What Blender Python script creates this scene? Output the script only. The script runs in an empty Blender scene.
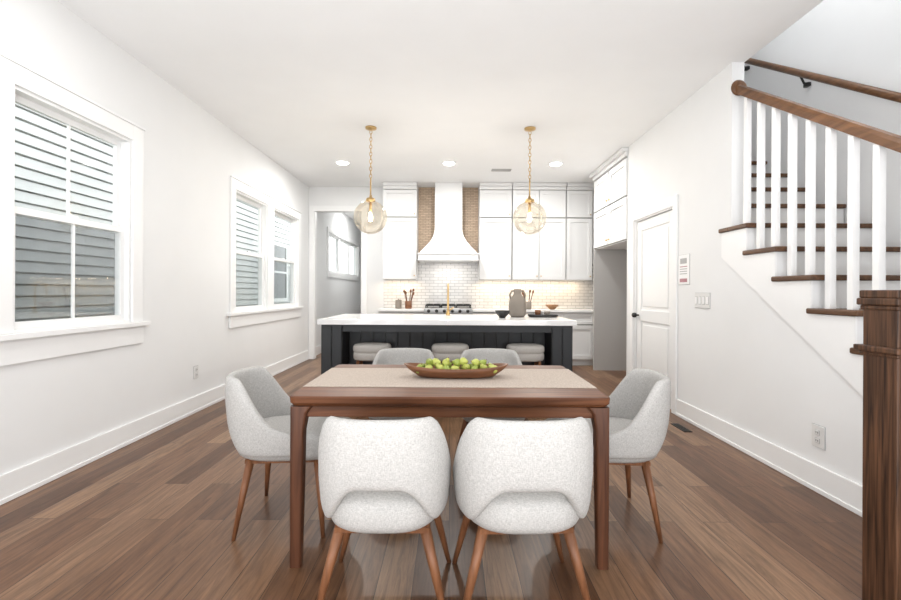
import bpy, math, random
from mathutils import Vector, Matrix
random.seed(4)
S=bpy.context.scene
S.view_settings.view_transform='Standard'
COL=S.collection
pi=math.pi
# ---------------------------------------------------------------- materials
def new_mat(name):
    m=bpy.data.materials.new(name); m.use_nodes=True
    nt=m.node_tree; b=nt.nodes['Principled BSDF']
    return m,nt,b
def plain(name,col,rough=.5,metal=0,bump=0,bscale=200,spec=None):
    m,nt,b=new_mat(name)
    b.inputs['Roughness'].default_value=rough; b.inputs['Metallic'].default_value=metal
    tc=nt.nodes.new('ShaderNodeTexCoord'); n=nt.nodes.new('ShaderNodeTexNoise')
    n.inputs['Scale'].default_value=3; n.inputs['Detail'].default_value=3
    nt.links.new(tc.outputs['Object'],n.inputs['Vector'])
    mx=nt.nodes.new('ShaderNodeMix'); mx.data_type='RGBA'
    mx.inputs[6].default_value=(*[c*.975 for c in col],1); mx.inputs[7].default_value=(*[min(1,c*1.02) for c in col],1)
    nt.links.new(n.outputs['Fac'],mx.inputs[0]); nt.links.new(mx.outputs[2],b.inputs['Base Color'])
    if spec is not None: b.inputs['Specular IOR Level'].default_value=spec
    if bump:
        n2=nt.nodes.new('ShaderNodeTexNoise'); n2.inputs['Scale'].default_value=bscale
        nt.links.new(tc.outputs['Object'],n2.inputs['Vector'])
        bp=nt.nodes.new('ShaderNodeBump'); bp.inputs['Strength'].default_value=bump; bp.inputs['Distance'].default_value=.002
        nt.links.new(n2.outputs['Fac'],bp.inputs['Height']); nt.links.new(bp.outputs['Normal'],b.inputs['Normal'])
    return m
def wood(name,c1,c2,stretch,rough=.4,scale=1.0,spec=.35):
    m,nt,b=new_mat(name)
    tc=nt.nodes.new('ShaderNodeTexCoord'); mp=nt.nodes.new('ShaderNodeMapping')
    mp.inputs['Scale'].default_value=stretch
    nt.links.new(tc.outputs['Object'],mp.inputs['Vector'])
    n=nt.nodes.new('ShaderNodeTexNoise'); n.inputs['Scale'].default_value=scale; n.inputs['Detail'].default_value=8; n.inputs['Distortion'].default_value=.6
    nt.links.new(mp.outputs['Vector'],n.inputs['Vector'])
    r=nt.nodes.new('ShaderNodeValToRGB'); r.color_ramp.elements[0].position=.3; r.color_ramp.elements[1].position=.7
    r.color_ramp.elements[0].color=(*c1,1); r.color_ramp.elements[1].color=(*c2,1)
    nt.links.new(n.outputs['Fac'],r.inputs['Fac']); nt.links.new(r.outputs['Color'],b.inputs['Base Color'])
    b.inputs['Roughness'].default_value=rough; b.inputs['Specular IOR Level'].default_value=spec
    bp=nt.nodes.new('ShaderNodeBump'); bp.inputs['Strength'].default_value=.15; bp.inputs['Distance'].default_value=.002
    nt.links.new(n.outputs['Fac'],bp.inputs['Height']); nt.links.new(bp.outputs['Normal'],b.inputs['Normal'])
    return m
def floor_mat():
    m,nt,b=new_mat('floor_planks')
    tc=nt.nodes.new('ShaderNodeTexCoord'); mp=nt.nodes.new('ShaderNodeMapping')
    mp.inputs['Rotation'].default_value=(0,0,pi/2)
    nt.links.new(tc.outputs['Object'],mp.inputs['Vector'])
    br=nt.nodes.new('ShaderNodeTexBrick'); br.offset=.37; br.offset_frequency=2
    br.inputs['Scale'].default_value=1; br.inputs['Brick Width'].default_value=1.2; br.inputs['Row Height'].default_value=.15
    br.inputs['Mortar Size'].default_value=.0018; br.inputs['Mortar Smooth'].default_value=.2; br.inputs['Bias'].default_value=0
    br.inputs['Color1'].default_value=(.0,.0,.0,1); br.inputs['Color2'].default_value=(1,1,1,1); br.inputs['Mortar'].default_value=(0,0,0,1)
    nt.links.new(mp.outputs['Vector'],br.inputs['Vector'])
    ramp=nt.nodes.new('ShaderNodeValToRGB'); cr=ramp.color_ramp
    cr.elements[0].color=(.110,.051,.025,1); cr.elements[1].color=(.30,.180,.105,1)
    e=cr.elements.new(.5); e.color=(.175,.087,.045,1)
    nt.links.new(br.outputs['Color'],ramp.inputs['Fac'])
    mp2=nt.nodes.new('ShaderNodeMapping'); mp2.inputs['Scale'].default_value=(26,1.8,1)
    nt.links.new(tc.outputs['Object'],mp2.inputs['Vector'])
    add=nt.nodes.new('ShaderNodeVectorMath'); add.operation='MULTIPLY_ADD'
    add.inputs[1].default_value=(17,17,17)
    nt.links.new(br.outputs['Color'],add.inputs[0]); nt.links.new(mp2.outputs['Vector'],add.inputs[2])
    n=nt.nodes.new('ShaderNodeTexNoise'); n.inputs['Scale'].default_value=1; n.inputs['Detail'].default_value=9; n.inputs['Distortion'].default_value=1.6; n.inputs['Roughness'].default_value=.68
    nt.links.new(add.outputs['Vector'],n.inputs['Vector'])
    gr=nt.nodes.new('ShaderNodeValToRGB'); gr.color_ramp.elements[0].position=.32; gr.color_ramp.elements[1].position=.66
    gr.color_ramp.elements[0].color=(.42,.39,.37,1); gr.color_ramp.elements[1].color=(1.18,1.18,1.18,1)
    nt.links.new(n.outputs['Fac'],gr.inputs['Fac'])
    mul=nt.nodes.new('ShaderNodeMix'); mul.data_type='RGBA'; mul.blend_type='MULTIPLY'; mul.inputs[0].default_value=1
    nt.links.new(ramp.outputs['Color'],mul.inputs[6]); nt.links.new(gr.outputs['Color'],mul.inputs[7])
    mo=nt.nodes.new('ShaderNodeMix'); mo.data_type='RGBA'
    nt.links.new(br.outputs['Fac'],mo.inputs[0]); nt.links.new(mul.outputs[2],mo.inputs[6]); mo.inputs[7].default_value=(.03,.016,.009,1)
    nt.links.new(mo.outputs[2],b.inputs['Base Color'])
    b.inputs['Roughness'].default_value=.34; b.inputs['Specular IOR Level'].default_value=.34
    bp=nt.nodes.new('ShaderNodeBump'); bp.inputs['Strength'].default_value=.25; bp.inputs['Distance'].default_value=.003; bp.invert=True
    nt.links.new(br.outputs['Fac'],bp.inputs['Height']); nt.links.new(bp.outputs['Normal'],b.inputs['Normal'])
    return m
def tile(name,c1,c2,mortar,w,h,rough=.2):
    m,nt,b=new_mat(name)
    tc=nt.nodes.new('ShaderNodeTexCoord')
    sp=nt.nodes.new('ShaderNodeSeparateXYZ'); cb=nt.nodes.new('ShaderNodeCombineXYZ')
    nt.links.new(tc.outputs['Object'],sp.inputs[0]); nt.links.new(sp.outputs['X'],cb.inputs['X']); nt.links.new(sp.outputs['Z'],cb.inputs['Y'])
    br=nt.nodes.new('ShaderNodeTexBrick'); br.inputs['Scale'].default_value=1; br.inputs['Brick Width'].default_value=w; br.inputs['Row Height'].default_value=h
    br.inputs['Mortar Size'].default_value=.004; br.inputs['Color1'].default_value=(*c1,1); br.inputs['Color2'].default_value=(*c2,1); br.inputs['Mortar'].default_value=(*mortar,1)
    nt.links.new(cb.outputs[0],br.inputs['Vector']); nt.links.new(br.outputs['Color'],b.inputs['Base Color'])
    b.inputs['Roughness'].default_value=rough
    return m
def fabric(name,ca,cb_):
    m,nt,b=new_mat(name)
    tc=nt.nodes.new('ShaderNodeTexCoord')
    mp0=nt.nodes.new('ShaderNodeMapping'); mp0.inputs['Scale'].default_value=(110,110,420)
    nt.links.new(tc.outputs['Object'],mp0.inputs['Vector'])
    n=nt.nodes.new('ShaderNodeTexNoise'); n.inputs['Scale'].default_value=1; n.inputs['Detail'].default_value=2
    nt.links.new(mp0.outputs['Vector'],n.inputs['Vector'])
    mp=nt.nodes.new('ShaderNodeMapping'); mp.inputs['Scale'].default_value=(420,420,90)
    nt.links.new(tc.outputs['Object'],mp.inputs['Vector'])
    n2=nt.nodes.new('ShaderNodeTexNoise'); n2.inputs['Scale'].default_value=1; nt.links.new(mp.outputs['Vector'],n2.inputs['Vector'])
    ad=nt.nodes.new('ShaderNodeMath'); ad.operation='ADD'; nt.links.new(n.outputs['Fac'],ad.inputs[0]); nt.links.new(n2.outputs['Fac'],ad.inputs[1])
    dv=nt.nodes.new('ShaderNodeMath'); dv.operation='MULTIPLY'; dv.inputs[1].default_value=.5; nt.links.new(ad.outputs[0],dv.inputs[0])
    r=nt.nodes.new('ShaderNodeValToRGB'); r.color_ramp.elements[0].position=.36; r.color_ramp.elements[1].position=.64
    r.color_ramp.elements[0].color=(*ca,1); r.color_ramp.elements[1].color=(*cb_,1)
    nt.links.new(dv.outputs[0],r.inputs['Fac']); nt.links.new(r.outputs['Color'],b.inputs['Base Color'])
    b.inputs['Roughness'].default_value=.95; b.inputs['Specular IOR Level'].default_value=.1
    bp=nt.nodes.new('ShaderNodeBump'); bp.inputs['Strength'].default_value=.3; bp.inputs['Distance'].default_value=.001
    nt.links.new(dv.outputs[0],bp.inputs['Height']); nt.links.new(bp.outputs['Normal'],b.inputs['Normal'])
    return m
def thin_glass(name,tint,refl=.12,edge=.5,gcol=(1,1,1)):
    m=bpy.data.materials.new(name); m.use_nodes=True; nt=m.node_tree; nt.nodes.clear()
    o=nt.nodes.new('ShaderNodeOutputMaterial'); t=nt.nodes.new('ShaderNodeBsdfTransparent'); g=nt.nodes.new('ShaderNodeBsdfGlossy')
    t.inputs[0].default_value=(*tint,1); g.inputs['Roughness'].default_value=.03; g.inputs[0].default_value=(*gcol,1)
    lw=nt.nodes.new('ShaderNodeLayerWeight'); lw.inputs['Blend'].default_value=.25
    mr=nt.nodes.new('ShaderNodeMapRange'); mr.inputs['To Min'].default_value=refl*.4; mr.inputs['To Max'].default_value=edge
    nt.links.new(lw.outputs['Facing'],mr.inputs['Value'])
    mx=nt.nodes.new('ShaderNodeMixShader'); nt.links.new(mr.outputs[0],mx.inputs[0]); nt.links.new(t.outputs[0],mx.inputs[1]); nt.links.new(g.outputs[0],mx.inputs[2])
    nt.links.new(mx.outputs[0],o.inputs[0]); return m
def emis(name,col,st):
    m,nt,b=new_mat(name); b.inputs['Base Color'].default_value=(*col,1)
    b.inputs['Emission Color'].default_value=(*col,1); b.inputs['Emission Strength'].default_value=st; return m

M_wall=plain('wall_paint',(.815,.822,.825),.85,spec=.2)
M_ceil=plain('ceiling_paint',(.88,.887,.89),.9,spec=.1)
M_trim=plain('trim_paint',(.87,.875,.875),.4)
M_cab=plain('cabinet_white',(.76,.765,.765),.4)
M_gapshade=plain('cabinet_gap_shade',(.33,.33,.32),.7)  # grey sheet behind the doors, painting shadow lines into their gaps
M_floor=floor_mat()
M_walnut=wood('walnut_table',(.080,.028,.012),(.19,.075,.034),(2,30,30),.42,spec=.22)
M_walnutv=wood('walnut_leg',(.055,.020,.010),(.15,.058,.028),(30,30,2),.4)
M_leg=wood('chair_leg_wood',(.13,.052,.023),(.26,.110,.050),(40,40,3),.4)
M_stair=wood('stair_wood',(.06,.028,.014),(.15,.075,.038),(30,3,30),.45)
M_newel=wood('newel_oak',(.014,.006,.003),(.13,.060,.030),(80,80,3),.5)
M_rail=wood('rail_oak',(.09,.040,.018),(.20,.095,.043),(30,3,30),.4)
M_fab=fabric('chair_fabric',(.37,.362,.35),(.55,.54,.522))
M_stool=fabric('stool_fabric',(.40,.38,.355),(.56,.54,.51))
M_runner=fabric('runner_linen',(.40,.335,.285),(.58,.505,.44))
M_dark=plain('island_paint',(.019,.022,.026),.45)
M_quartz=plain('quartz_counter',(.86,.86,.86),.14)
M_brass=plain('brass',(.62,.43,.20),.3,1)
M_steel=plain('steel',(.55,.55,.55),.3,1)
M_black=plain('black_iron',(.015,.015,.015),.45)
M_sub=tile('subway_tile',(.72,.72,.71),(.62,.62,.62),(.38,.38,.38),.15,.055)
M_tan=tile('tan_tile',(.60,.45,.32),(.46,.34,.24),(.28,.21,.15),.10,.03,.4)
M_glass=thin_glass('window_glass',(.97,.98,.98),.06,.22)
M_screen=thin_glass('insect_screen',(.60,.61,.62),.02,.05)
M_screen2=thin_glass('insect_screen_light',(.82,.83,.83),.02,.05)
M_globe=thin_glass('globe_glass',(.91,.875,.81),.25,.7,(.95,.90,.83))
M_bulb=emis('bulb_glow',(1,.84,.62),4)
M_can=emis('can_glow',(1,.97,.92),14)
M_siding=plain('siding_paint',(.66,.675,.67),.8)
M_grass=plain('grass',(.10,.16,.05),.95,bump=.5,bscale=40)
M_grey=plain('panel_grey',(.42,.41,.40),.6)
M_stone=plain('stoneware',(.24,.21,.18),.8,bump=.5,bscale=60)
M_green=plain('fruit_green',(.42,.45,.10),.45,bump=.3,bscale=60)
M_leafg=plain('fruit_green_dark',(.27,.33,.06),.5)
M_bowl=wood('bowl_wood',(.11,.042,.018),(.24,.10,.044),(3,30,30),.4)
M_oakl=wood('board_wood',(.25,.13,.06),(.38,.21,.11),(20,20,3),.5)
M_plate=plain('switch_plastic',(.74,.74,.73),.4)
M_edge=plain('plate_shadow_gap',(.42,.42,.42),.6)
M_screenp=plain('panel_print',(.45,.22,.25),.5)
M_nwin=plain('dark_glazing',(.05,.07,.07),.1)

# ---------------------------------------------------------------- geometry helpers
def link(o,parent=None):
    COL.objects.link(o)
    if parent is not None: o.parent=parent
    return o
def E(name,loc=(0,0,0),rot=0):
    o=bpy.data.objects.new(name,None); o.location=loc; o.rotation_euler=(0,0,rot); o.empty_display_size=.1
    COL.objects.link(o); return o
def mesh(name,v,f,mat,parent=None,smooth=False,bevel=0,sub=0):
    me=bpy.data.meshes.new(name); me.from_pydata([tuple(p) for p in v],[],f); me.update()
    if smooth:
        for p in me.polygons: p.use_smooth=True
    me.materials.append(mat)
    o=bpy.data.objects.new(name,me); link(o,parent)
    import bmesh
    bm=bmesh.new(); bm.from_mesh(me); bmesh.ops.recalc_face_normals(bm,faces=bm.faces); bm.to_mesh(me); bm.free()
    if bevel:
        b=o.modifiers.new('b','BEVEL'); b.width=bevel; b.segments=2; b.limit_method='ANGLE'
    if sub:
        s=o.modifiers.new('s','SUBSURF'); s.levels=sub; s.render_levels=sub
    return o
def boxes(name,L,mat,parent=None,bevel=0):
    v=[];f=[]
    for (x0,x1,y0,y1,z0,z1) in L:
        n=len(v)
        v+=[(x0,y0,z0),(x1,y0,z0),(x1,y1,z0),(x0,y1,z0),(x0,y0,z1),(x1,y0,z1),(x1,y1,z1),(x0,y1,z1)]
        f+=[tuple(n+i for i in q) for q in ((0,3,2,1),(4,5,6,7),(0,1,5,4),(1,2,6,5),(2,3,7,6),(3,0,4,7))]
    return mesh(name,v,f,mat,parent,bevel=bevel)
def rings(name,R,mat,parent=None,caps=True,smooth=True):
    v=[];f=[];n=len(R[0])
    for r in R: v+=r
    for i in range(len(R)-1):
        for j in range(n):
            k=(j+1)%n; f.append((i*n+j,i*n+k,(i+1)*n+k,(i+1)*n+j))
    if caps:
        f.append(tuple(range(n-1,-1,-1))); f.append(tuple((len(R)-1)*n+j for j in range(n)))
    return mesh(name,v,f,mat,parent,smooth)
def lathe(name,prof,mat,c=(0,0,0),seg=32,parent=None):
    R=[[(c[0]+r*math.cos(2*pi*j/seg),c[1]+r*math.sin(2*pi*j/seg),c[2]+z) for j in range(seg)] for r,z in prof]
    return rings(name,R,mat,parent)
def tube(name,P,rad,mat,parent=None,seg=12):
    P=[Vector(p) for p in P]
    if not isinstance(rad,(list,tuple)): rad=[rad]*len(P)
    R=[];up=None
    for i,p in enumerate(P):
        t=(P[min(i+1,len(P)-1)]-P[max(i-1,0)]).normalized()
        if up is None:
            up=Vector((1,0,0)) if abs(t.x)<.8 else Vector((0,1,0))
        a=t.cross(up).normalized(); b=a.cross(t).normalized(); up=b
        R.append([tuple(p+a*rad[i]*math.cos(2*pi*j/seg)+b*rad[i]*math.sin(2*pi*j/seg)) for j in range(seg)])
    return rings(name,R,mat,parent)
def se(t,a,b,n=2.6):
    c,s=math.cos(t),math.sin(t)
    return a*math.copysign(abs(c)**(2/n),c), b*math.copysign(abs(s)**(2/n),s)
def prism(name,poly,x0,x1,mat,parent=None,bevel=0):
    n=len(poly); v=[(x0,y,z) for y,z in poly]+[(x1,y,z) for y,z in poly]
    f=[tuple(range(n)),tuple(range(2*n-1,n-1,-1))]+[(i,(i+1)%n,n+(i+1)%n,n+i) for i in range(n)]
    return mesh(name,v,f,mat,parent,bevel=bevel)
def sm(x): x=max(0,min(1,x)); return x*x*(3-2*x)

XL,XR,H,ZC=-2.56,2.28,1.22,3.10
YB=8.1
# ---------------------------------------------------------------- shell
boxes('floor',[(XL-.1,3.4,-2.3,14,-.1,0)],M_floor)
boxes('ceiling',[(XL-.12,XR+.1,-2.3,14,ZC,ZC+.3),(XR+.1,3.4,5.72,14,ZC,ZC+.3),(XR-.1,3.5,-2.2,7,5.7,5.8)],M_ceil)
W=[(2.62,3.60),(5.33,6.27),(6.48,7.52)]; WZ=(.965,2.42)
HW=(9.4,12.4,1.62,2.46)
L=[]; y=-2.2
for a,b in W:
    L.append((XL-.12,XL,y,a,0,ZC)); L.append((XL-.12,XL,a,b,0,WZ[0])); L.append((XL-.12,XL,a,b,WZ[1],ZC)); y=b
L+=[(XL-.12,XL,y,HW[0],0,ZC),(XL-.12,XL,HW[0],HW[1],0,HW[2]),(XL-.12,XL,HW[0],HW[1],HW[3],ZC),(XL-.12,XL,HW[1],14,0,ZC)]
boxes('wall_left',L,M_wall)
boxes('wall_rear',[(XL-.12,3.4,-2.3,-2.2,0,ZC)],M_wall)
OX0,OX1,OZ=-2.46,-1.60,2.66
boxes('wall_back',[(XL,OX0,YB,YB+.12,0,ZC),(OX0,OX1,YB,YB+.12,OZ,ZC),(OX1,3.4,YB,YB+.12,0,ZC)],M_wall)
boxes('wall_hall',[(-1.45,-1.35,YB+.12,14,0,ZC)],M_wall)
boxes('wall_hall_end',[(XL,-1.45,13.6,13.7,0,ZC)],M_wall)
RUN=.3125
yf=lambda i:2.52+RUN*(i-4)
def tz(i):
    if i<=0: return 0
    if i<3: return .71*i/3
    return 1.76-.21*(8-i)
YW=3.66
DY0,DY1,DZ=4.60,5.58,2.11
boxes('wall_right',[(XR,XR+.1,YW,DY0,0,ZC),(XR,XR+.1,DY0,DY1,DZ,ZC),(XR,XR+.1,DY1,5.78,0,ZC),(XR,XR+.1,-2.2,.9,0,ZC),
                    (XR+.1,3.3,5.70,5.78,0,ZC)],M_wall)
poly=[(yf(2)-RUN,0),(YW,0),(YW,tz(8)-.036)]
for i in range(8,1,-1):
    y0=yf(i)-RUN+.005
    poly.append((y0,tz(i)-.036)); 
    if i>2: poly.append((y0,tz(i-1)-.036))
prism('wall_understair',poly,XR,XR+.1,M_wall)
boxes('wall_stairwell',[(3.3,3.4,-2.2,7,0,5.7),(XR,3.3,7,7.1,3.4,5.7),(XR,3.3,.8,.9,0,5.7),(XR-.02,XR+.08,.9,7,ZC+.3,5.7),(3.3,3.4,7,YB,0,ZC)],M_wall)
bh=.165
boxes('baseboard_left',[(XL,XL+.018,-2.2,YB-.021,0,bh),(XL+.018,XL+.026,-2.2,YB-.021,0,.03),(XL,XL+.018,YB+.12,13.58,0,bh)],M_trim,bevel=.004)
boxes('baseboard_right',[(XR-.018,XR,1.9,DY0-.1,0,bh),(XR-.026,XR-.018,1.9,DY0-.1,0,.03),(XR-.018,XR,DY1+.1,5.78,0,bh)],M_trim,bevel=.004)
boxes('baseboard_back',[(OX1+.1,-1.21,YB-.018,YB,0,bh),(XL,-1.45,13.58,13.6,0,bh)],M_trim,bevel=.004)
boxes('trim_opening',[(XL+.02,OX0,YB-.02,YB,0,OZ+.1),(OX1,OX1+.09,YB-.02,YB,0,OZ+.1),(OX0,OX1,YB-.02,YB,OZ,OZ+.1),
    (OX0,OX0+.015,YB,YB+.12,0,OZ),(OX1-.015,OX1,YB,YB+.12,0,OZ)],M_trim,bevel=.004)

# ---------------------------------------------------------------- windows
def window(name,y0,y1,z0,z1,muntin=True,scr=None):
    p=E(name)
    x0=XL-.12
    boxes('jamb',[(x0,XL,y0,y0+.02,z0,z1),(x0,XL,y1-.02,y1,z0,z1),(x0,XL,y0+.02,y1-.02,z1-.02,z1),(x0,XL,y0+.02,y1-.02,z0,z0+.02)],M_trim,p)
    zm=(z0+z1)/2; s=.042
    def sash(nm,xa,xb,za,zb):
        a,b=y0+.0195,y1-.0195
        l=[(xa,xb,a,a+s,za,zb),(xa,xb,b-s,b,za,zb),(xa,xb,a+s,b-s,zb-s,zb),(xa,xb,a+s,b-s,za,za+s)]
        if muntin: l.append((xa+.008,xb-.008,(a+b)/2-.008,(a+b)/2+.008,za+s,zb-s))
        boxes(nm,l,M_trim,p)
        boxes(nm+'_glass',[((xa+xb)/2-.002,(xa+xb)/2+.002,a+s,b-s,za+s,zb-s)],M_glass,p)
    sash('upper_sash',XL-.10,XL-.07,zm-.02,z1-.0195)
    sash('lower_sash',XL-.065,XL-.035,z0+.0195,zm+.025)
    if scr: boxes('screen',[(XL-.112,XL-.110,y0+.02,y1-.02,z0+.02,zm)],scr,p)
    boxes('sash_lock',[(XL-.06,XL-.035,(y0+y1)/2-.03,(y0+y1)/2+.03,zm+.025,zm+.04)],M_trim,p)
    return p
def casing(name,ya,yb,z0,z1,mulls=()):
    l=[(XL,XL+.02,ya-.12,ya,z0,z1+.12),(XL,XL+.02,yb,yb+.12,z0,z1+.12),(XL,XL+.02,ya,yb,z1,z1+.12),
       (XL,XL+.05,ya-.18,yb+.18,z0-.035,z0),(XL,XL+.02,ya-.13,yb+.13,z0-.18,z0-.035),
       (XL,XL+.03,ya-.13,yb+.13,z1+.12,z1+.135)]
    for a,b in mulls: l.append((XL,XL+.02,a,b,z0,z1))
    boxes(name,l,M_trim,bevel=.004)
window('window_1',*W[0],*WZ,scr=M_screen); casing('trim_window_1',*W[0],*WZ)
window('window_2',*W[1],*WZ,muntin=False,scr=M_screen2); window('window_3',*W[2],*WZ,muntin=False,scr=M_screen2)
casing('trim_window_2',W[1][0],W[2][1],*WZ,mulls=[(W[1][1],W[2][0])])
p=E('window_4')
y0,y1,z0,z1=HW
d=(y1-y0)/3
l=[(XL+.0,XL+.02,y0-.1,y0,z0-.1,z1+.1),(XL,XL+.02,y1,y1+.1,z0-.1,z1+.1),(XL,XL+.02,y0,y1,z1,z1+.1),(XL,XL+.02,y0,y1,z0-.1,z0)]
for k in range(4):
    yy=y0+d*k; l.append((XL-.08,XL-.02,max(y0,yy-.06),min(y1,yy+.06),z0,z1))
l+=[(XL-.079,XL-.021,y0,y1,z0,z0+.05),(XL-.079,XL-.021,y0,y1,z1-.05,z1)]
boxes('frame',l,M_trim,p); boxes('glass',[(XL-.055,XL-.05,y0,y1,z0,z1)],M_glass,p)

# ---------------------------------------------------------------- exterior
boxes('ground_exterior',[(-14,XL-.15,-4,20,-.35,-.3)],M_grass)
v=[];f=[];pitch=.145;X0=-5.3
prof=[]
z=-.3
while z<6.0:
    prof+=[(X0+.022,z),(X0,z+pitch-.022),(X0-.07,z+pitch-.022),(X0-.07,z+pitch)]
    z+=pitch
for px,pz in prof: v+=[(px,-1,pz),(px,17,pz)]
for i in range(len(prof)-1): f.append((2*i,2*i+1,2*i+3,2*i+2))
sid=mesh('neighbor_house_siding',v,f,M_siding)
p=E('neighbor_house_window')
for (a,b,c,d2) in [(9.6,10.6,.9,2.3),(13.2,14.4,1.0,2.6)]:
    boxes('casing',[(X0+.025,X0+.06,a-.1,a,c-.1,d2+.1),(X0+.025,X0+.06,b,b+.1,c-.1,d2+.1),(X0+.025,X0+.06,a,b,d2,d2+.1),(X0+.025,X0+.06,a,b,c-.1,c),(X0+.036,X0+.05,a,b,(c+d2)/2-.03,(c+d2)/2+.03)],M_trim,p)
    boxes('pane',[(X0+.025,X0+.035,a,b,c,d2)],M_nwin,p)

# ---------------------------------------------------------------- door on right wall
boxes('trim_door',[(XR-.02,XR,DY0-.09,DY0,0,DZ+.1),(XR-.02,XR,DY1,DY1+.09,0,DZ+.1),(XR-.02,XR,DY0,DY1,DZ,DZ+.1),
   (XR,XR+.1,DY0,DY0+.015,0,DZ),(XR,XR+.1,DY1-.015,DY1,0,DZ),(XR,XR+.1,DY0+.015,DY1-.015,DZ-.015,DZ)],M_trim,bevel=.004)
p=E('door_1')
a,b=DY0+.022,DY1-.022; xd=XR+.022
st=.12
boxes('slab',[(xd+.014,xd+.04,a,b,.01,DZ-.022),(xd,xd+.014,a,a+st,.01,DZ-.022),(xd,xd+.014,b-st,b,.01,DZ-.022),
  (xd,xd+.014,a+st,b-st,DZ-.14,DZ-.022),(xd,xd+.014,a+st,b-st,.01,.22),(xd,xd+.014,a+st,b-st,.88,1.02)],M_trim,p,bevel=.006)
boxes('raised_panels',[(xd+.006,xd+.0145,a+st+.04,b-st-.04,.26,.84),(xd+.006,xd+.0145,a+st+.04,b-st-.04,1.06,DZ-.18)],M_trim,p,bevel=.008)
tube('knob_stem',[(xd,b-.06,.95),(xd-.05,b-.06,.95)],.01,M_black,p)
lathe('knob',[(0.001,-.03),(.022,-.026),(.032,0),(.022,.026),(.001,.03)],M_black,(xd-.055,b-.06,.95),20,p)
for hz in (.25,1.0,1.85): boxes('hinge',[(xd-.006,xd+.002,a-.006,a+.006,hz-.04,hz+.04)],M_steel,p)

# ---------------------------------------------------------------- stairs
p=E('staircase')
tr=[];ri=[]
for i in range(1,15):
    x0=XR-.03 if i>2 else XR-.33
    y1=yf(i)+.02; y0=yf(i)-RUN-.03
    if i>8: x0=XR+.101
    if i==8:
        tr.append((XR+.101,3.29,y0,y1,tz(i)-.035,tz(i))); tr.append((XR-.03,XR+.101,y0,YW-.002,tz(i)-.035,tz(i))); tr.append((XR-.03,XR-.001,YW-.002,y1,tz(i)-.035,tz(i)))
    else: tr.append((x0,3.29,y0,y1,tz(i)-.035,tz(i)))
    xr=XR+.1 if i>2 else XR-.30
    ri.append((xr,3.29,yf(i)-RUN,yf(i)-RUN+.02,tz(i-1),tz(i)-.035))
boxes('treads',tr,M_stair,p,bevel=.008)
boxes('risers',ri,M_trim,p)
poly=[]
for i in range(8,3,-1):
    y0=yf(i)-RUN
    poly.append((yf(i),tz(i)-.036)); poly.append((y0,tz(i)-.036))
poly.append((yf(3),tz(3)-.036)); poly.append((yf(3)-.2,tz(3)-.036))
poly.append((yf(3)-.2,tz(3)-.36)); 
poly.append((yf(8),tz(8)-.24))
prism('skirt',poly,XR-.012,XR-.0005,M_trim,p)

p=E('stair_railing')
zr=lambda y:2.874-.666*(3.64-y)
xb=XR+.05
def railbox(name,P,w,h,mat,parent):
    P=[Vector(q) for q in P];R=[]
    pr=[(-.5,-.5),(.5,-.5),(.5,.1),(.35,.4),(0,.5),(-.35,.4),(-.5,.1)]
    for i,q in enumerate(P):
        t=(P[min(i+1,len(P)-1)]-P[max(i-1,0)]).normalized()
        s=t.cross(Vector((0,0,1))).normalized(); u=s.cross(t).normalized()
        R.append([tuple(q+s*a*w+u*b*h) for a,b in pr])
    return rings(name,R,mat,parent,smooth=False)
railbox('handrail',[(xb,YW-.002,zr(YW)),(xb,2.2,zr(2.2)),(xb,1.95,zr(1.95)),(xb-.06,1.8,zr(1.8)-.02),(xb-.25,1.73,1.40),(1.86,1.715,1.10),(1.795,1.713,1.07)],.065,.065,M_rail,p)
rs=lathe('rosette',[(.001,-.012),(.06,-.012),(.065,0),(.05,.012),(.001,.014)],M_rail,(0,0,0),28,p)
rs.rotation_euler=(pi/2,0,0); rs.location=(xb,YW-.014,zr(YW))
bal=[];y=3.54
while y>1.95:
    i=math.ceil((y-2.52)/RUN+4-1e-6); i=max(i,1)
    bal.append((xb-.019,xb+.019,y-.019,y+.019,tz(i),zr(y)-.025)); y-=.156
boxes('balusters',bal,M_trim,p)
p=E('wall_handrail')
zw=lambda y:2.57+.675*(y-3.14)
tube('rail',[(3.22,2.2,zw(2.2)),(3.22,5.3,zw(5.3))],.03,M_rail,p,16)
for y in (2.6,4.15,5.0):
    tube('bracket',[(3.298,y,zw(y)-.09),(3.25,y,zw(y)-.09),(3.22,y,zw(y)-.03)],.01,M_black,p)
    lathe('bracket_plate',[(.001,-.03),(.03,-.03),(.03,.0),(.001,.0)],M_black,(3.28,y,zw(y)-.09),12,p)
p=E('newel_post')
nx0,nx1,ny0,ny1=1.63,1.77,1.64,1.78
boxes('post',[(nx0,nx1,ny0,ny1,0,1.18)],M_newel,p,bevel=.006)
boxes('cap',[(nx0-.014,nx1+.014,ny0-.014,ny1+.014,1.178,1.205),(nx0-.008,nx1+.008,ny0-.008,ny1+.008,1.205,1.236),(nx0-.006,nx1+.006,ny0-.006,ny1+.006,1.16,1.178)],M_newel,p,bevel=.005)
boxes('collar',[(nx0-.02,nx1+.02,ny0-.02,ny1+.02,1.0,1.022),(nx0-.008,nx1+.008,ny0-.008,ny1+.008,.985,1.0)],M_newel,p,bevel=.004)

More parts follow.
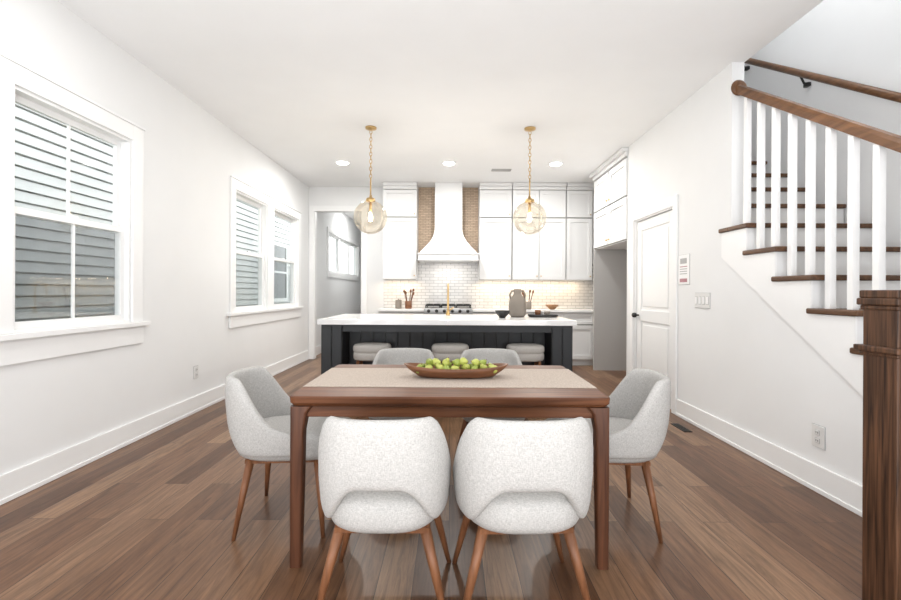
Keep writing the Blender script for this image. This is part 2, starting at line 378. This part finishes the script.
# ---------------------------------------------------------------- wall plates
def plate(name,side,y,z,w,h,kind):
    p=E(name); s=1 if side=='L' else -1; X=XL if side=='L' else XR
    def bx(n,a,b,y0,y1,z0,z1,m,bv=0):
        xs=sorted((X+s*a,X+s*b)); boxes(n,[(xs[0],xs[1],y0,y1,z0,z1)],m,p,bv)
    bx('back',0,.002,y-w/2-.003,y+w/2+.003,z-h/2-.003,z+h/2+.003,M_edge)
    bx('plate',.002,.008,y-w/2,y+w/2,z-h/2,z+h/2,M_plate if kind!='panel' else M_trim,.002)
    if kind=='outlet':
        for dz in (-.025,.025):
            bx('socket',.008,.011,y-.018,y+.018,z+dz-.016,z+dz+.016,M_edge,.002)
            bx('socket_face',.011,.012,y-.015,y+.015,z+dz-.013,z+dz+.013,M_plate)
            for dy in (-.007,.007): bx('slot',.012,.0125,y+dy-.002,y+dy+.002,z+dz-.006,z+dz+.006,M_black)
    elif kind=='switch':
        n=int(round(w/.055))
        for k in range(n):
            yc=y-w/2+w*(k+.5)/n; bx('rocker_gap',.008,.009,yc-.019,yc+.019,z-.036,z+.036,M_edge); bx('rocker',.009,.013,yc-.016,yc+.016,z-.033,z+.033,M_trim,.002)
    elif kind=='panel':
        bx('print',.008,.010,y-w*.30,y+w*.30,z+h*.20,z+h*.38,M_edge); bx('print2',.008,.010,y-w*.34,y+w*.34,z-h*.42,z-h*.30,M_screenp)
        for q in range(4): bx('text_line',.008,.0095,y-w*.34,y+w*.34,z+h*(.10-.08*q)-.004,z+h*(.10-.08*q)+.004,M_screenp if q==0 else M_edge)
plate('wall_outlet','L',4.53,.40,.075,.12,'outlet'); plate('wall_outlet','R',2.78,.34,.095,.135,'outlet')
plate('light_switch','R',4.07,1.155,.24,.135,'switch'); plate('notice_panel','R',4.39,1.45,.2,.29,'panel')
boxes('floor_vent',[(2.06,2.13,3.95,4.2,0,.006)]+[(2.07,2.12,3.96+.026*k,3.975+.026*k,.006,.009) for k in range(9)],M_black)

# ---------------------------------------------------------------- chairs
def chair(loc,rot,sx_=1.0):
    c=E('dining_chair',loc,rot)
    N=48;lay=[(.362,.80),(.367,.90),(.382,.965),(.405,1),(.455,1),(.475,.975),(.488,.92),(.496,.80),(.500,.5)]
    R=[]
    for z,s in lay:
        r=[]
        for j in range(N):
            x,y=se(2*pi*j/N,.228*s*sx_,.300*s,3.0); y+=.035
            r.append((x,y,z))
        R.append(r)
    rings('seat',R,M_fab,c)
    T=1.86;NS=72;R=[];NL=20
    for k in range(NS+1):
        th=-T+2*T*k/NS; s=abs(th)/T
        zt=.768+.018*math.cos(th)-.265*sm((s-.40)/.56); zb=.540-.143*sm((s-.08)/.44)
        t=.052-.012*s
        e=max(0,(s-.94)/.06); sh=math.sqrt(max(0.02,1-e*e))
        zc=(zt+zb)/2; hh=(zt-zb)/2*(.55+.45*sh); tt=t/2*sh
        r=[]
        for j in range(NL):
            ca,sa=math.cos(2*pi*j/NL),math.sin(2*pi*j/NL)
            q=5.0
            dz=hh*math.copysign(abs(sa)**(2/q),sa); dr=tt*math.copysign(abs(ca)**(2/3.0),ca)
            if hh>tt:
                u=max(0,abs(dz)-(hh-tt)); dr=math.copysign(min(abs(dr),math.sqrt(max(0,tt*tt-u*u))),ca)
            z=zc+dz
            lean=.035*((z-.43)/.37)*max(0,math.cos(th))
            bul=.022*math.sin(pi*max(0,min(1,(z-.34)/.54)))
            a=(.219+bul+dr)*sx_; b=.262+bul*.5+dr+lean
            x,y=se(-pi/2+th,a,b,2.9)
            r.append((x,y,z))
        R.append(r)
    rings('backrest',R,M_fab,c)
    for i,(sx,sy) in enumerate(((-1,-1),(1,-1),(-1,1),(1,1))):
        tube('leg_%d'%(i+1),[(sx*.150,sy*.165,.375),(sx*.195,sy*.19,.2),(sx*.245,sy*.215,0)],[.022,.017,.010],M_leg,c,16)
    boxes('frame',[(-.17,.17,-.19,.19,.345,.365)],M_leg,c)
    return c
chair((-.245,1.82,0),0.0,.97)
chair((.275,1.82,0),.03,1.02)
chair((-.335,3.18,0),pi+.03)
chair((.295,3.18,0),pi-.02)
chair((-.86,2.46,0),-pi/2+.08)
chair((.84,2.46,0),pi/2-.08)

# ---------------------------------------------------------------- table
p=E('dining_table')
tx,ty0,ty1,zt=.712,1.975,2.86,.758
def rr(hx,hy,cx,cy,z,r=.03,n=6):
    out=[]
    for (sx,sy,a0) in ((1,1,0),(-1,1,pi/2),(-1,-1,pi),(1,-1,1.5*pi)):
        for k in range(n+1):
            a=a0+pi/2*k/n; out.append((cx+sx*(hx-r)+r*math.cos(a),cy+sy*(hy-r)+r*math.sin(a),z))
    return out
cy=(ty0+ty1)/2; hy=(ty1-ty0)/2; R=[]
for z,ins in ((.708,.03),(.715,.012),(.728,.002),(.750,0),(.756,.002),(.758,.006)):
    R.append(rr(tx-ins,hy-ins,0,cy,z))
rings('tabletop',R,M_walnut,p,smooth=False)
lg=.062
for i,(sx,sy) in enumerate(((-1,-1),(1,-1),(-1,1),(1,1))):
    cx=sx*(tx-.006-lg/2); cyy=cy+sy*(hy-.006-lg/2); R=[]
    for z,h in ((0,.025),(.35,.028),(.60,.030),(.68,.036),(.712,.048)):
        R.append(rr(h,h,cx-sx*(h-.031) ,cyy-sy*(h-.031),z,.012,4))
    rings('leg_%d'%(i+1),R,M_walnutv,p,smooth=False)
boxes('apron',[(-tx+.07,tx-.07,ty0+.03,ty0+.052,.66,.71),(-tx+.07,tx-.07,ty1-.052,ty1-.03,.66,.71),(-tx+.03,-tx+.052,ty0+.07,ty1-.07,.66,.71),(tx-.052,tx-.03,ty0+.07,ty1-.07,.66,.71)],M_walnut,p,bevel=.004)
boxes('table_runner',[(-.708,.708,2.17,2.70,.7585,.7615)],M_runner)
bc=(.032,2.42)
R=[]
for zz,a,b in ((0,.16,.04),(.006,.20,.055),(.03,.255,.08),(.055,.282,.092),(.056,.272,.084),(.035,.245,.070),(.016,.19,.045),(.014,.1,.02)):
    r=[]
    for j in range(48):
        x,y=se(2*pi*j/48,a,b,2.3); r.append((bc[0]+x,bc[1]+y,.762+zz+(.018*(x/.28)**2 if zz>.02 else 0)))
    R.append(r)
rings('wooden_dough_bowl',R,M_bowl)
v=[];f=[]
def pear(c,r,seed):
    rnd=random.Random(seed); n0=len(v); U,V=14,12
    tilt=rnd.uniform(.5,1.6); mt=Matrix.Rotation(tilt,3,Vector((rnd.uniform(-1,1),rnd.uniform(-1,1),0)).normalized())
    prof=[(0,-.95),(.45,-.90),(.80,-.65),(.98,-.3),(1,0),(.92,.3),(.74,.6),(.56,.9),(.46,1.15),(.38,1.35),(.22,1.47),(.07,1.5),(.06,1.6),(.07,1.95),(0,1.96)]
    for pr,pz in prof:
        for j in range(V):
            b=2*pi*j/V; q=mt@Vector((r*pr*math.cos(b),r*pr*math.sin(b),r*(pz-.25)))
            v.append((c[0]+q.x,c[1]+q.y,c[2]+q.z))
    for i in range(U):
        for j in range(V):
            k=(j+1)%V; f.append((n0+i*V+j,n0+i*V+k,n0+(i+1)*V+k,n0+(i+1)*V+j))
k=0
for row,(nn,yy,zz) in enumerate(((9,-.030,.050),(9,.030,.050),(7,0,.080))):
    for i in range(nn):
        x=-.19+.38*i/(nn-1) if row<2 else -.15+.30*i/(nn-1)
        k+=1; pear((bc[0]+x+random.uniform(-.008,.008),bc[1]+yy+random.uniform(-.008,.008),.762+zz+random.uniform(-.003,.008)),.022,k)
fo=mesh('green_pear_pile',v,f,M_green,smooth=True)
fo.data.materials.append(M_leafg); fo.data.materials.append(M_bowl)
for i,pl in enumerate(fo.data.polygons):
    if (i//168)%3==0: pl.material_index=1
    if (i%168)//12>=11: pl.material_index=2

# ---------------------------------------------------------------- island
p=E('kitchen_island')
ix0,ix1,iy0,iy1=-1.38,1.31,4.66,5.86
boxes('countertop',[(ix0,ix1,iy0,iy1,.875,.93)],M_quartz,p,bevel=.004)
boxes('cabinet_body',[(ix0+.04,ix1-.04,5.03,iy1-.03,.09,.874),(ix0+.06,ix1-.06,5.05,iy1-.08,0,.09)],M_black,p)
def boards(x0,x1,y,n,w=.016):
    s=(x1-x0)/n
    return [(x0+s*i+.007,x0+s*(i+1)-.007,y-w,y,.1,.85) for i in range(n)]
boxes('end_panels',[(ix0+.035,ix0+.25,iy0+.05,5.029,0,.874),(ix1-.25,ix1-.035,iy0+.05,5.029,0,.874)],M_black,p,bevel=.003)
boxes('end_skins',[(ix0+.030,ix0+.035,iy0+.05,iy1-.03,0,.874),(ix1-.035,ix1-.030,iy0+.05,iy1-.03,0,.874),(ix0+.035,ix0+.25,iy0+.032,iy0+.05,0,.1),(ix1-.25,ix1-.035,iy0+.032,iy0+.05,0,.1)],M_dark,p)
boxes('shiplap',boards(ix0+.25,ix1-.25,5.03,16)+boards(ix0+.036,ix0+.25,iy0+.05,2)+boards(ix1-.25,ix1-.036,iy0+.05,2),M_dark,p,bevel=.003)
boxes('top_rail',[(ix0+.25,ix1-.25,iy0+.06,iy0+.08,.80,.874),(ix0+.036,ix0+.25,iy0+.03,iy0+.05,.85,.874),(ix1-.25,ix1-.036,iy0+.03,iy0+.05,.85,.874)],M_dark,p)
def stool(x,y):
    s=E('counter_stool',(x,y,0))
    N=40;R=[]
    for z,q in ((.50,.85),(.505,.94),(.52,.99),(.55,1),(.575,.985),(.583,.955),(.59,.99),(.61,1.02),(.64,1.01),(.658,.95),(.665,.8),(.668,.4)):
        R.append([(*se(2*pi*j/N,.195*q,.165*q,2.6),z) for j in range(N)])
    rings('seat',R,M_stool,s)
    for i,(a,b) in enumerate(((-1,-1),(1,-1),(-1,1),(1,1))):
        tube('leg_%d'%(i+1),[(a*.13,b*.10,.51),(a*.17,b*.14,0)],[.018,.012],M_leg,s)
    tube('footrest',[(-.155,-.125,.2),(.155,-.125,.2)],.009,M_brass,s); tube('footrest_2',[(-.155,.125,.2),(.155,.125,.2)],.009,M_brass,s)
for x in (-.83,0.0,.80): stool(x,4.80)
p=E('kitchen_faucet')
fx,fy=-.03,5.62
lathe('base',[(.001,0),(.028,0),(.026,.03),(.016,.04),(.016,.06),(.001,.06)],M_brass,(fx,fy,.93),20,p)
pts=[(fx,fy,.97),(fx,fy,1.24)]+[(fx,fy+.08-.08*math.cos(a),1.24+.08*math.sin(a)) for a in [pi*k/10 for k in range(1,11)]]+[(fx,fy+.16,1.15)]
tube('spout',pts,.012,M_brass,p); tube('lever',[(fx+.015,fy,.985),(fx+.07,fy,1.03)],.007,M_brass,p)
p=E('stoneware_jug')
lathe('body',[(.001,0),(.075,0),(.098,.03),(.105,.12),(.095,.2),(.055,.255),(.042,.28),(.046,.325),(.04,.33),(.034,.29),(.001,.28)],M_stone,(.79,5.3,.93),28,p)
tube('handle',[(.825,5.3,1.235),(.86,5.3,1.235),(.88,5.3,1.19),(.87,5.3,1.13)],.011,M_stone,p)
tube('handle_2',[(.755,5.3,1.235),(.72,5.3,1.235),(.70,5.3,1.19),(.71,5.3,1.13)],.011,M_stone,p)
lathe('black_bowl',[(.001,0),(.035,0),(.04,.012),(.075,.05),(.085,.085),(.079,.085),(.06,.045),(.001,.02)],M_black,(.59,5.1,.93),28)
p=E('serving_tray')
R=[]
for z,q in ((0,.9),(.008,1),(.03,1.04),(.032,1.0),(.012,.93),(.011,.5)):
    R.append([(1.09+x,5.3+y,.93+z) for x,y in [se(2*pi*j/32,.17*q,.10*q,3) for j in range(32)]])
rings('tray',R,M_black,p)
lathe('cup',[(.001,0),(.03,0),(.036,.04),(.036,.07),(.03,.07),(.03,.02),(.001,.015)],M_bowl,(1.03,5.3,.943),20,p)
lathe('cup_2',[(.001,0),(.03,0),(.036,.03),(.036,.055),(.03,.055),(.03,.02),(.001,.015)],M_stone,(1.14,5.31,.943),20,p)

# ---------------------------------------------------------------- kitchen back wall
def shaker(u0,u1,v0,v1,fw=.065,g=.004):
    u0+=g;u1-=g;v0+=g;v1-=g
    return [(u0,u1,.018,.026,v0,v1),(u0,u0+fw,0,.018,v0,v1),(u1-fw,u1,0,.018,v0,v1),(u0+fw,u1-fw,0,.018,v1-fw,v1),(u0+fw,u1-fw,0,.018,v0,v0+fw)]
def facing_y(L,Y): return [(a,b,Y+c,Y+d,e,f_) for a,b,c,d,e,f_ in L]
def facing_x(L,X): return [(X+c,X+d,a,b,e,f_) for a,b,c,d,e,f_ in L]
UY=7.74
def upper(x0,x1,n):
    p=E('upper_cabinet')
    boxes('carcass',[(x0,x1,UY+.03,YB-.014,1.43,3.0)],M_cab,p)
    boxes('gap_shade',[(x0+.002,x1-.002,UY+.027,UY+.03,1.435,2.985)],M_gapshade,p)
    l=[];w=(x1-x0)/n
    for i in range(n):
        l+=shaker(x0+w*i,x0+w*(i+1),1.435,2.50,g=.006); l+=shaker(x0+w*i,x0+w*(i+1),2.51,2.98,.06,g=.006)
    boxes('doors',facing_y(l,UY),M_cab,p)
    boxes('crown',[(x0,x1,UY-.02,YB-.014,2.985,3.04),(x0,x1,UY-.05,YB-.014,3.04,3.098)],M_cab,p,bevel=.01)
    kn=[]
    for i in range(n):
        kx=x0+w*(i+1)-.035 if i%2==0 else x0+w*i+.035
        if n==1: kx=x1-.04
        for kz in (1.50,2.56): kn.append((kx-.009,kx+.009,UY-.025,UY,kz-.009,kz+.009))
    boxes('knobs',kn,M_brass,p,bevel=.003)
upper(-1.17,-.585,1); upper(.49,1.05,1); upper(1.06,1.98,2); upper(1.99,2.44,1)
boxes('backsplash_tile',[(-1.2,3.28,YB-.012,YB-.0005,.932,1.745)],M_sub)
boxes('accent_tile',[(-.583,.488,YB-.012,YB-.0005,1.745,3.099)],M_tan)
p=E('base_cabinet')
for (x0,x1,n) in ((-1.2,-.44,2),(.37,2.9,5)):
    boxes('carcass',[(x0,x1,7.505,YB-.015,.1,.89),(x0,x1,7.56,YB-.015,0,.1)],M_cab,p)
    boxes('gap_shade',[(x0+.002,x1-.002,7.502,7.505,.11,.885)],M_gapshade,p)
    l=[];w=(x1-x0)/n
    for i in range(n): l+=shaker(x0+w*i,x0+w*(i+1),.11,.68); l+=shaker(x0+w*i,x0+w*(i+1),.69,.88,.045)
    boxes('doors',facing_y(l,7.475),M_cab,p)
    boxes('countertop',[(x0-.01 if x0<0 else x0,x1,7.45,YB-.013,.891,.93)],M_quartz,p,bevel=.003)
p=E('gas_range')
rx0,rx1=-.435,.365
boxes('body',[(rx0,rx1,7.421,YB-.02,.08,.935)],M_steel,p,bevel=.006)
boxes('feet',[(rx0+.03,rx1-.03,7.5,YB-.1,0,.08)],M_black,p)
boxes('control_panel',[(rx0,rx1,7.36,7.42,.82,.955)],M_steel,p,bevel=.01)
boxes('oven_door',[(rx0+.02,rx1-.02,7.40,7.42,.16,.80)],M_steel,p,bevel=.004)
boxes('oven_glass',[(rx0+.14,rx1-.14,7.392,7.40,.3,.62)],M_black,p)
tube('oven_handle',[(rx0+.06,7.36,.75),(rx1-.06,7.36,.75)],.012,M_steel,p)
for i in range(6):
    k=lathe('knob_%d'%i,[(.001,0),(.028,0),(.024,.03),(.001,.032)],M_black,(0,0,0),16,p); k.rotation_euler=(pi/2,0,0); k.location=(rx0+.08+i*.128,7.36,.908)
boxes('cooktop',[(rx0+.01,rx1-.01,7.44,YB-.04,.936,.946)],M_black,p)
g=[]
for i in range(3):
    a=rx0+.02+i*.257; b=a+.245
    g+=[(a,b,7.46,7.475,.985,1.01),(a,b,7.98,7.995,.985,1.01),(a,b,7.71,7.725,.985,1.01),(a,a+.016,7.46,7.995,.984,1.009),(b-.016,b,7.46,7.995,.984,1.009),(a+.115,a+.13,7.46,7.995,.984,1.009)]
    g+=[(a,a+.016,7.46,7.475,.945,.985),(b-.016,b,7.46,7.475,.945,.985),(a,a+.016,7.98,7.995,.945,.985),(b-.016,b,7.98,7.995,.945,.985)]
boxes('grates',g,M_black,p)
p=E('range_hood')
hx=-.04
R=[]
for z,hw,yf_ in ((1.86,.485,7.50),(1.90,.465,7.53),(1.98,.39,7.58),(2.08,.31,7.64),(2.17,.262,7.69),(2.25,.24,7.71),(2.30,.235,7.72),(3.098,.235,7.72)):
    R.append([(hx-hw,yf_,z),(hx+hw,yf_,z),(hx+hw,YB-.013,z),(hx-hw,YB-.013,z)])
rings('chimney',R,M_cab,p,smooth=False)
boxes('band',[(hx-.50,hx+.50,7.48,YB-.013,1.765,1.845),(hx-.515,hx+.515,7.465,YB-.013,1.845,1.87),(hx-.515,hx+.515,7.465,YB-.013,1.745,1.765)],M_cab,p,bevel=.004)
boxes('insert',[(hx-.42,hx+.42,7.54,8.0,1.74,1.745)],M_steel,p)
def crock(name,x,y,mat,n,seed):
    p=E(name); rnd=random.Random(seed)
    lathe('pot',[(.001,0),(.05,0),(.06,.02),(.06,.13),(.052,.13),(.05,.03),(.001,.02)],mat,(x,y,.931),24,p)
    for i in range(n):
        a=rnd.uniform(0,6.28); dx,dy=math.cos(a)*.03,math.sin(a)*.03
        q=Vector((x+dx*2.6,y+dy*2,.93+rnd.uniform(.22,.29)))
        tube('utensil_%d'%i,[(x+dx*.6,y+dy*.6,.96),q,q+Vector((dx*.3,dy*.3,.03)),q+Vector((dx*.5,dy*.5,.06))],[.007,.007,.02,.01],M_leg if i%2 else M_bowl,p,8)
crock('utensil_crock',-.72,7.72,M_bowl,5,2)
crock('utensil_crock',1.33,7.72,M_stone,4,6)
lathe('ceramic_canister',[(.001,0),(.05,0),(.055,.01),(.055,.12),(.05,.13),(.056,.132),(.054,.145),(.012,.15),(.012,.165),(.001,.168)],M_stone,(-.90,7.8,.931),24)
lathe('wooden_bowl',[(.001,0),(.04,0),(.05,.01),(.10,.055),(.115,.08),(.108,.08),(.08,.045),(.001,.02)],M_oakl,(1.75,7.75,.931),28)
boxes('wall_outlet_kitchen',[(-.80,-.73,YB-.018,YB-.0125,1.22,1.34)],M_plate,bevel=.002)
p=E('refrigerator_surround')
FY0,FY1=5.80,7.12
boxes('far_panel',[(XR-.02,3.28,FY1-.04,FY1,0,3.05)],M_grey,p)  # grey colour stands in for shade inside the empty niche
boxes('near_panel',[(XR,3.28,FY0-.015,FY0+.02,0,3.05)],M_cab,p)
boxes('carcass',[(XR+.008,3.28,FY0+.021,FY1-.041,1.90,3.05)],M_cab,p)
boxes('gap_shade',[(XR+.005,XR+.008,FY0+.021,FY1-.041,1.91,3.0)],M_gapshade,p)
l=[];w=(FY1-FY0)/2
for i in range(2):
    l+=shaker(FY0+w*i,FY0+w*(i+1),1.91,2.47,.08,.009); l+=shaker(FY0+w*i,FY0+w*(i+1),2.48,2.97,.08,.009)
boxes('doors',facing_x(l,XR-.022),M_cab,p)
boxes('crown',[(XR-.04,3.28,FY0-.01,FY1+.02,2.985,3.04),(XR-.08,3.28,FY0-.01,FY1+.05,3.04,3.098)],M_cab,p,bevel=.01)
boxes('niche_back',[(3.2,3.28,FY0+.021,FY1-.041,0,1.9)],M_wall,p)
boxes('knobs',[(XR-.045,XR-.022,FY0+w+s_*.05-.012,FY0+w+s_*.05+.012,z-.012,z+.012) for s_ in (-1,1) for z in (1.98,2.55)],M_brass,p)

# ---------------------------------------------------------------- pendants
def pendant(x,y):
    p=E('pendant_light',(x,y,0)); zc=2.07; r=.19
    lathe('canopy',[(.001,ZC-.002),(.065,ZC-.002),(.062,ZC-.02),(.02,ZC-.03),(.001,ZC-.03)],M_brass,(0,0,0),28,p)
    z=ZC-.03;k=0
    lk=.05
    while z>2.50:
        pts=[];n=14
        for j in range(n+1):
            a=2*pi*j/n; u=.013*math.cos(a); w=.5*lk*math.sin(a)
            pts.append((u,0,z-lk/2+w) if k%2==0 else (0,u,z-lk/2+w))
        tube('chain_link_%d'%k,pts,.0042,M_brass,p,6); z-=lk-.008; k+=1
    tube('stem',[(0,0,2.52),(0,0,zc+r+.05)],.008,M_brass,p)
    lathe('cap',[(.001,.07),(.014,.07),(.02,.04),(.05,.03),(.055,0),(.05,-.01),(.001,-.01)],M_brass,(0,0,zc+r-.005),28,p)
    tube('socket',[(0,0,zc+r-.01),(0,0,zc+.06)],.017,M_brass,p)
    R=[]
    for i in range(1,32):
        a=pi*i/32; 
        R.append([(r*math.sin(a)*math.cos(2*pi*j/48),r*math.sin(a)*math.sin(2*pi*j/48),zc+r*math.cos(a)) for j in range(48)])
    rings('globe',R,M_globe,p)
    lathe('bulb',[(.001,.06),(.014,.05),(.018,.02),(.026,-.01),(.024,-.03),(.012,-.042),(.001,-.044)],M_bulb,(0,0,zc),20,p)
    l=bpy.data.lights.new('bulb_light','POINT'); l.energy=20; l.color=(1,.96,.90); l.shadow_soft_size=.02
    o=bpy.data.objects.new('bulb_light',l); o.location=(0,0,zc-.065); link(o,p)
pendant(-.92,5.15); pendant(.90,5.15)
def can(x,y,e=28):
    p=E('recessed_light',(x,y,0))
    lathe('trim_ring',[(.085,ZC-.001),(.11,ZC-.001),(.11,ZC-.006),(.085,ZC-.01)],M_trim,(0,0,0),28,p)
    lathe('lens',[(.001,ZC-.003),(.084,ZC-.003),(.082,ZC-.016),(.055,ZC-.026),(.001,ZC-.030)],M_can,(0,0,0),28,p)
    l=bpy.data.lights.new('can_lamp','AREA'); l.shape='DISK'; l.size=.10; l.energy=e; l.color=(1,.985,.96)
    o=bpy.data.objects.new('can_lamp',l); o.location=(0,0,ZC-.034); link(o,p)
for x in (-1.58,-.03,1.52): can(x,6.55)
for x in (-1.5,1.4): can(x,2.45,12)  # out-of-view pair, added to light the dining end
can(-2.0,10.5,26)  # unseen lamp added to brighten the hall
p=E('ceiling_vent'); boxes('register',[(.62,.92,6.85,6.97,ZC-.008,ZC-.001)]+[(.63,.91,6.86+.022*k,6.868+.022*k,ZC-.014,ZC-.008) for k in range(5)],M_grey,p)

# ---------------------------------------------------------------- lights
def area(name,loc,rot,sx,sy,e,col=(1,1,1)):
    l=bpy.data.lights.new(name,'AREA'); l.shape='RECTANGLE'; l.size=sx; l.size_y=sy; l.energy=e; l.color=col
    o=bpy.data.objects.new(name,l); o.location=loc; o.rotation_euler=rot; COL.objects.link(o); return o
for x0,x1 in ((-1.15,-.6),(.52,2.3)):
    area('undercabinet_strip',((x0+x1)/2,7.95,1.425),(0,0,0),x1-x0,.03,4.2*(x1-x0),(1,.76,.50))
area('hood_lamp',(-.04,7.8,1.735),(0,0,0),.5,.1,4,(1,.95,.9))
area('studio_bounce_softbox',(0,-.7,.8),(math.radians(149),0,0),4.2,1.6,182,(.985,.99,1))
l=bpy.data.lights.new('stairwell_fill','POINT'); l.energy=52; l.shadow_soft_size=.25  # unseen point light, added as fill for the stairwell
o=bpy.data.objects.new('stairwell_fill',l); o.location=(2.75,3.2,4.9); COL.objects.link(o)
w=bpy.data.worlds.new('World'); S.world=w; w.use_nodes=True
bg=w.node_tree.nodes['Background']; bg.inputs[0].default_value=(.97,.985,1,1); bg.inputs[1].default_value=2.8

cam=bpy.data.cameras.new('Camera'); cam.sensor_width=36; cam.lens=450/901*36; cam.shift_y=-8/901; cam.clip_start=.05
co=bpy.data.objects.new('Camera',cam); co.location=(0,0,H); co.rotation_euler=(pi/2,math.radians(-.3),0); COL.objects.link(co)
S.camera=co
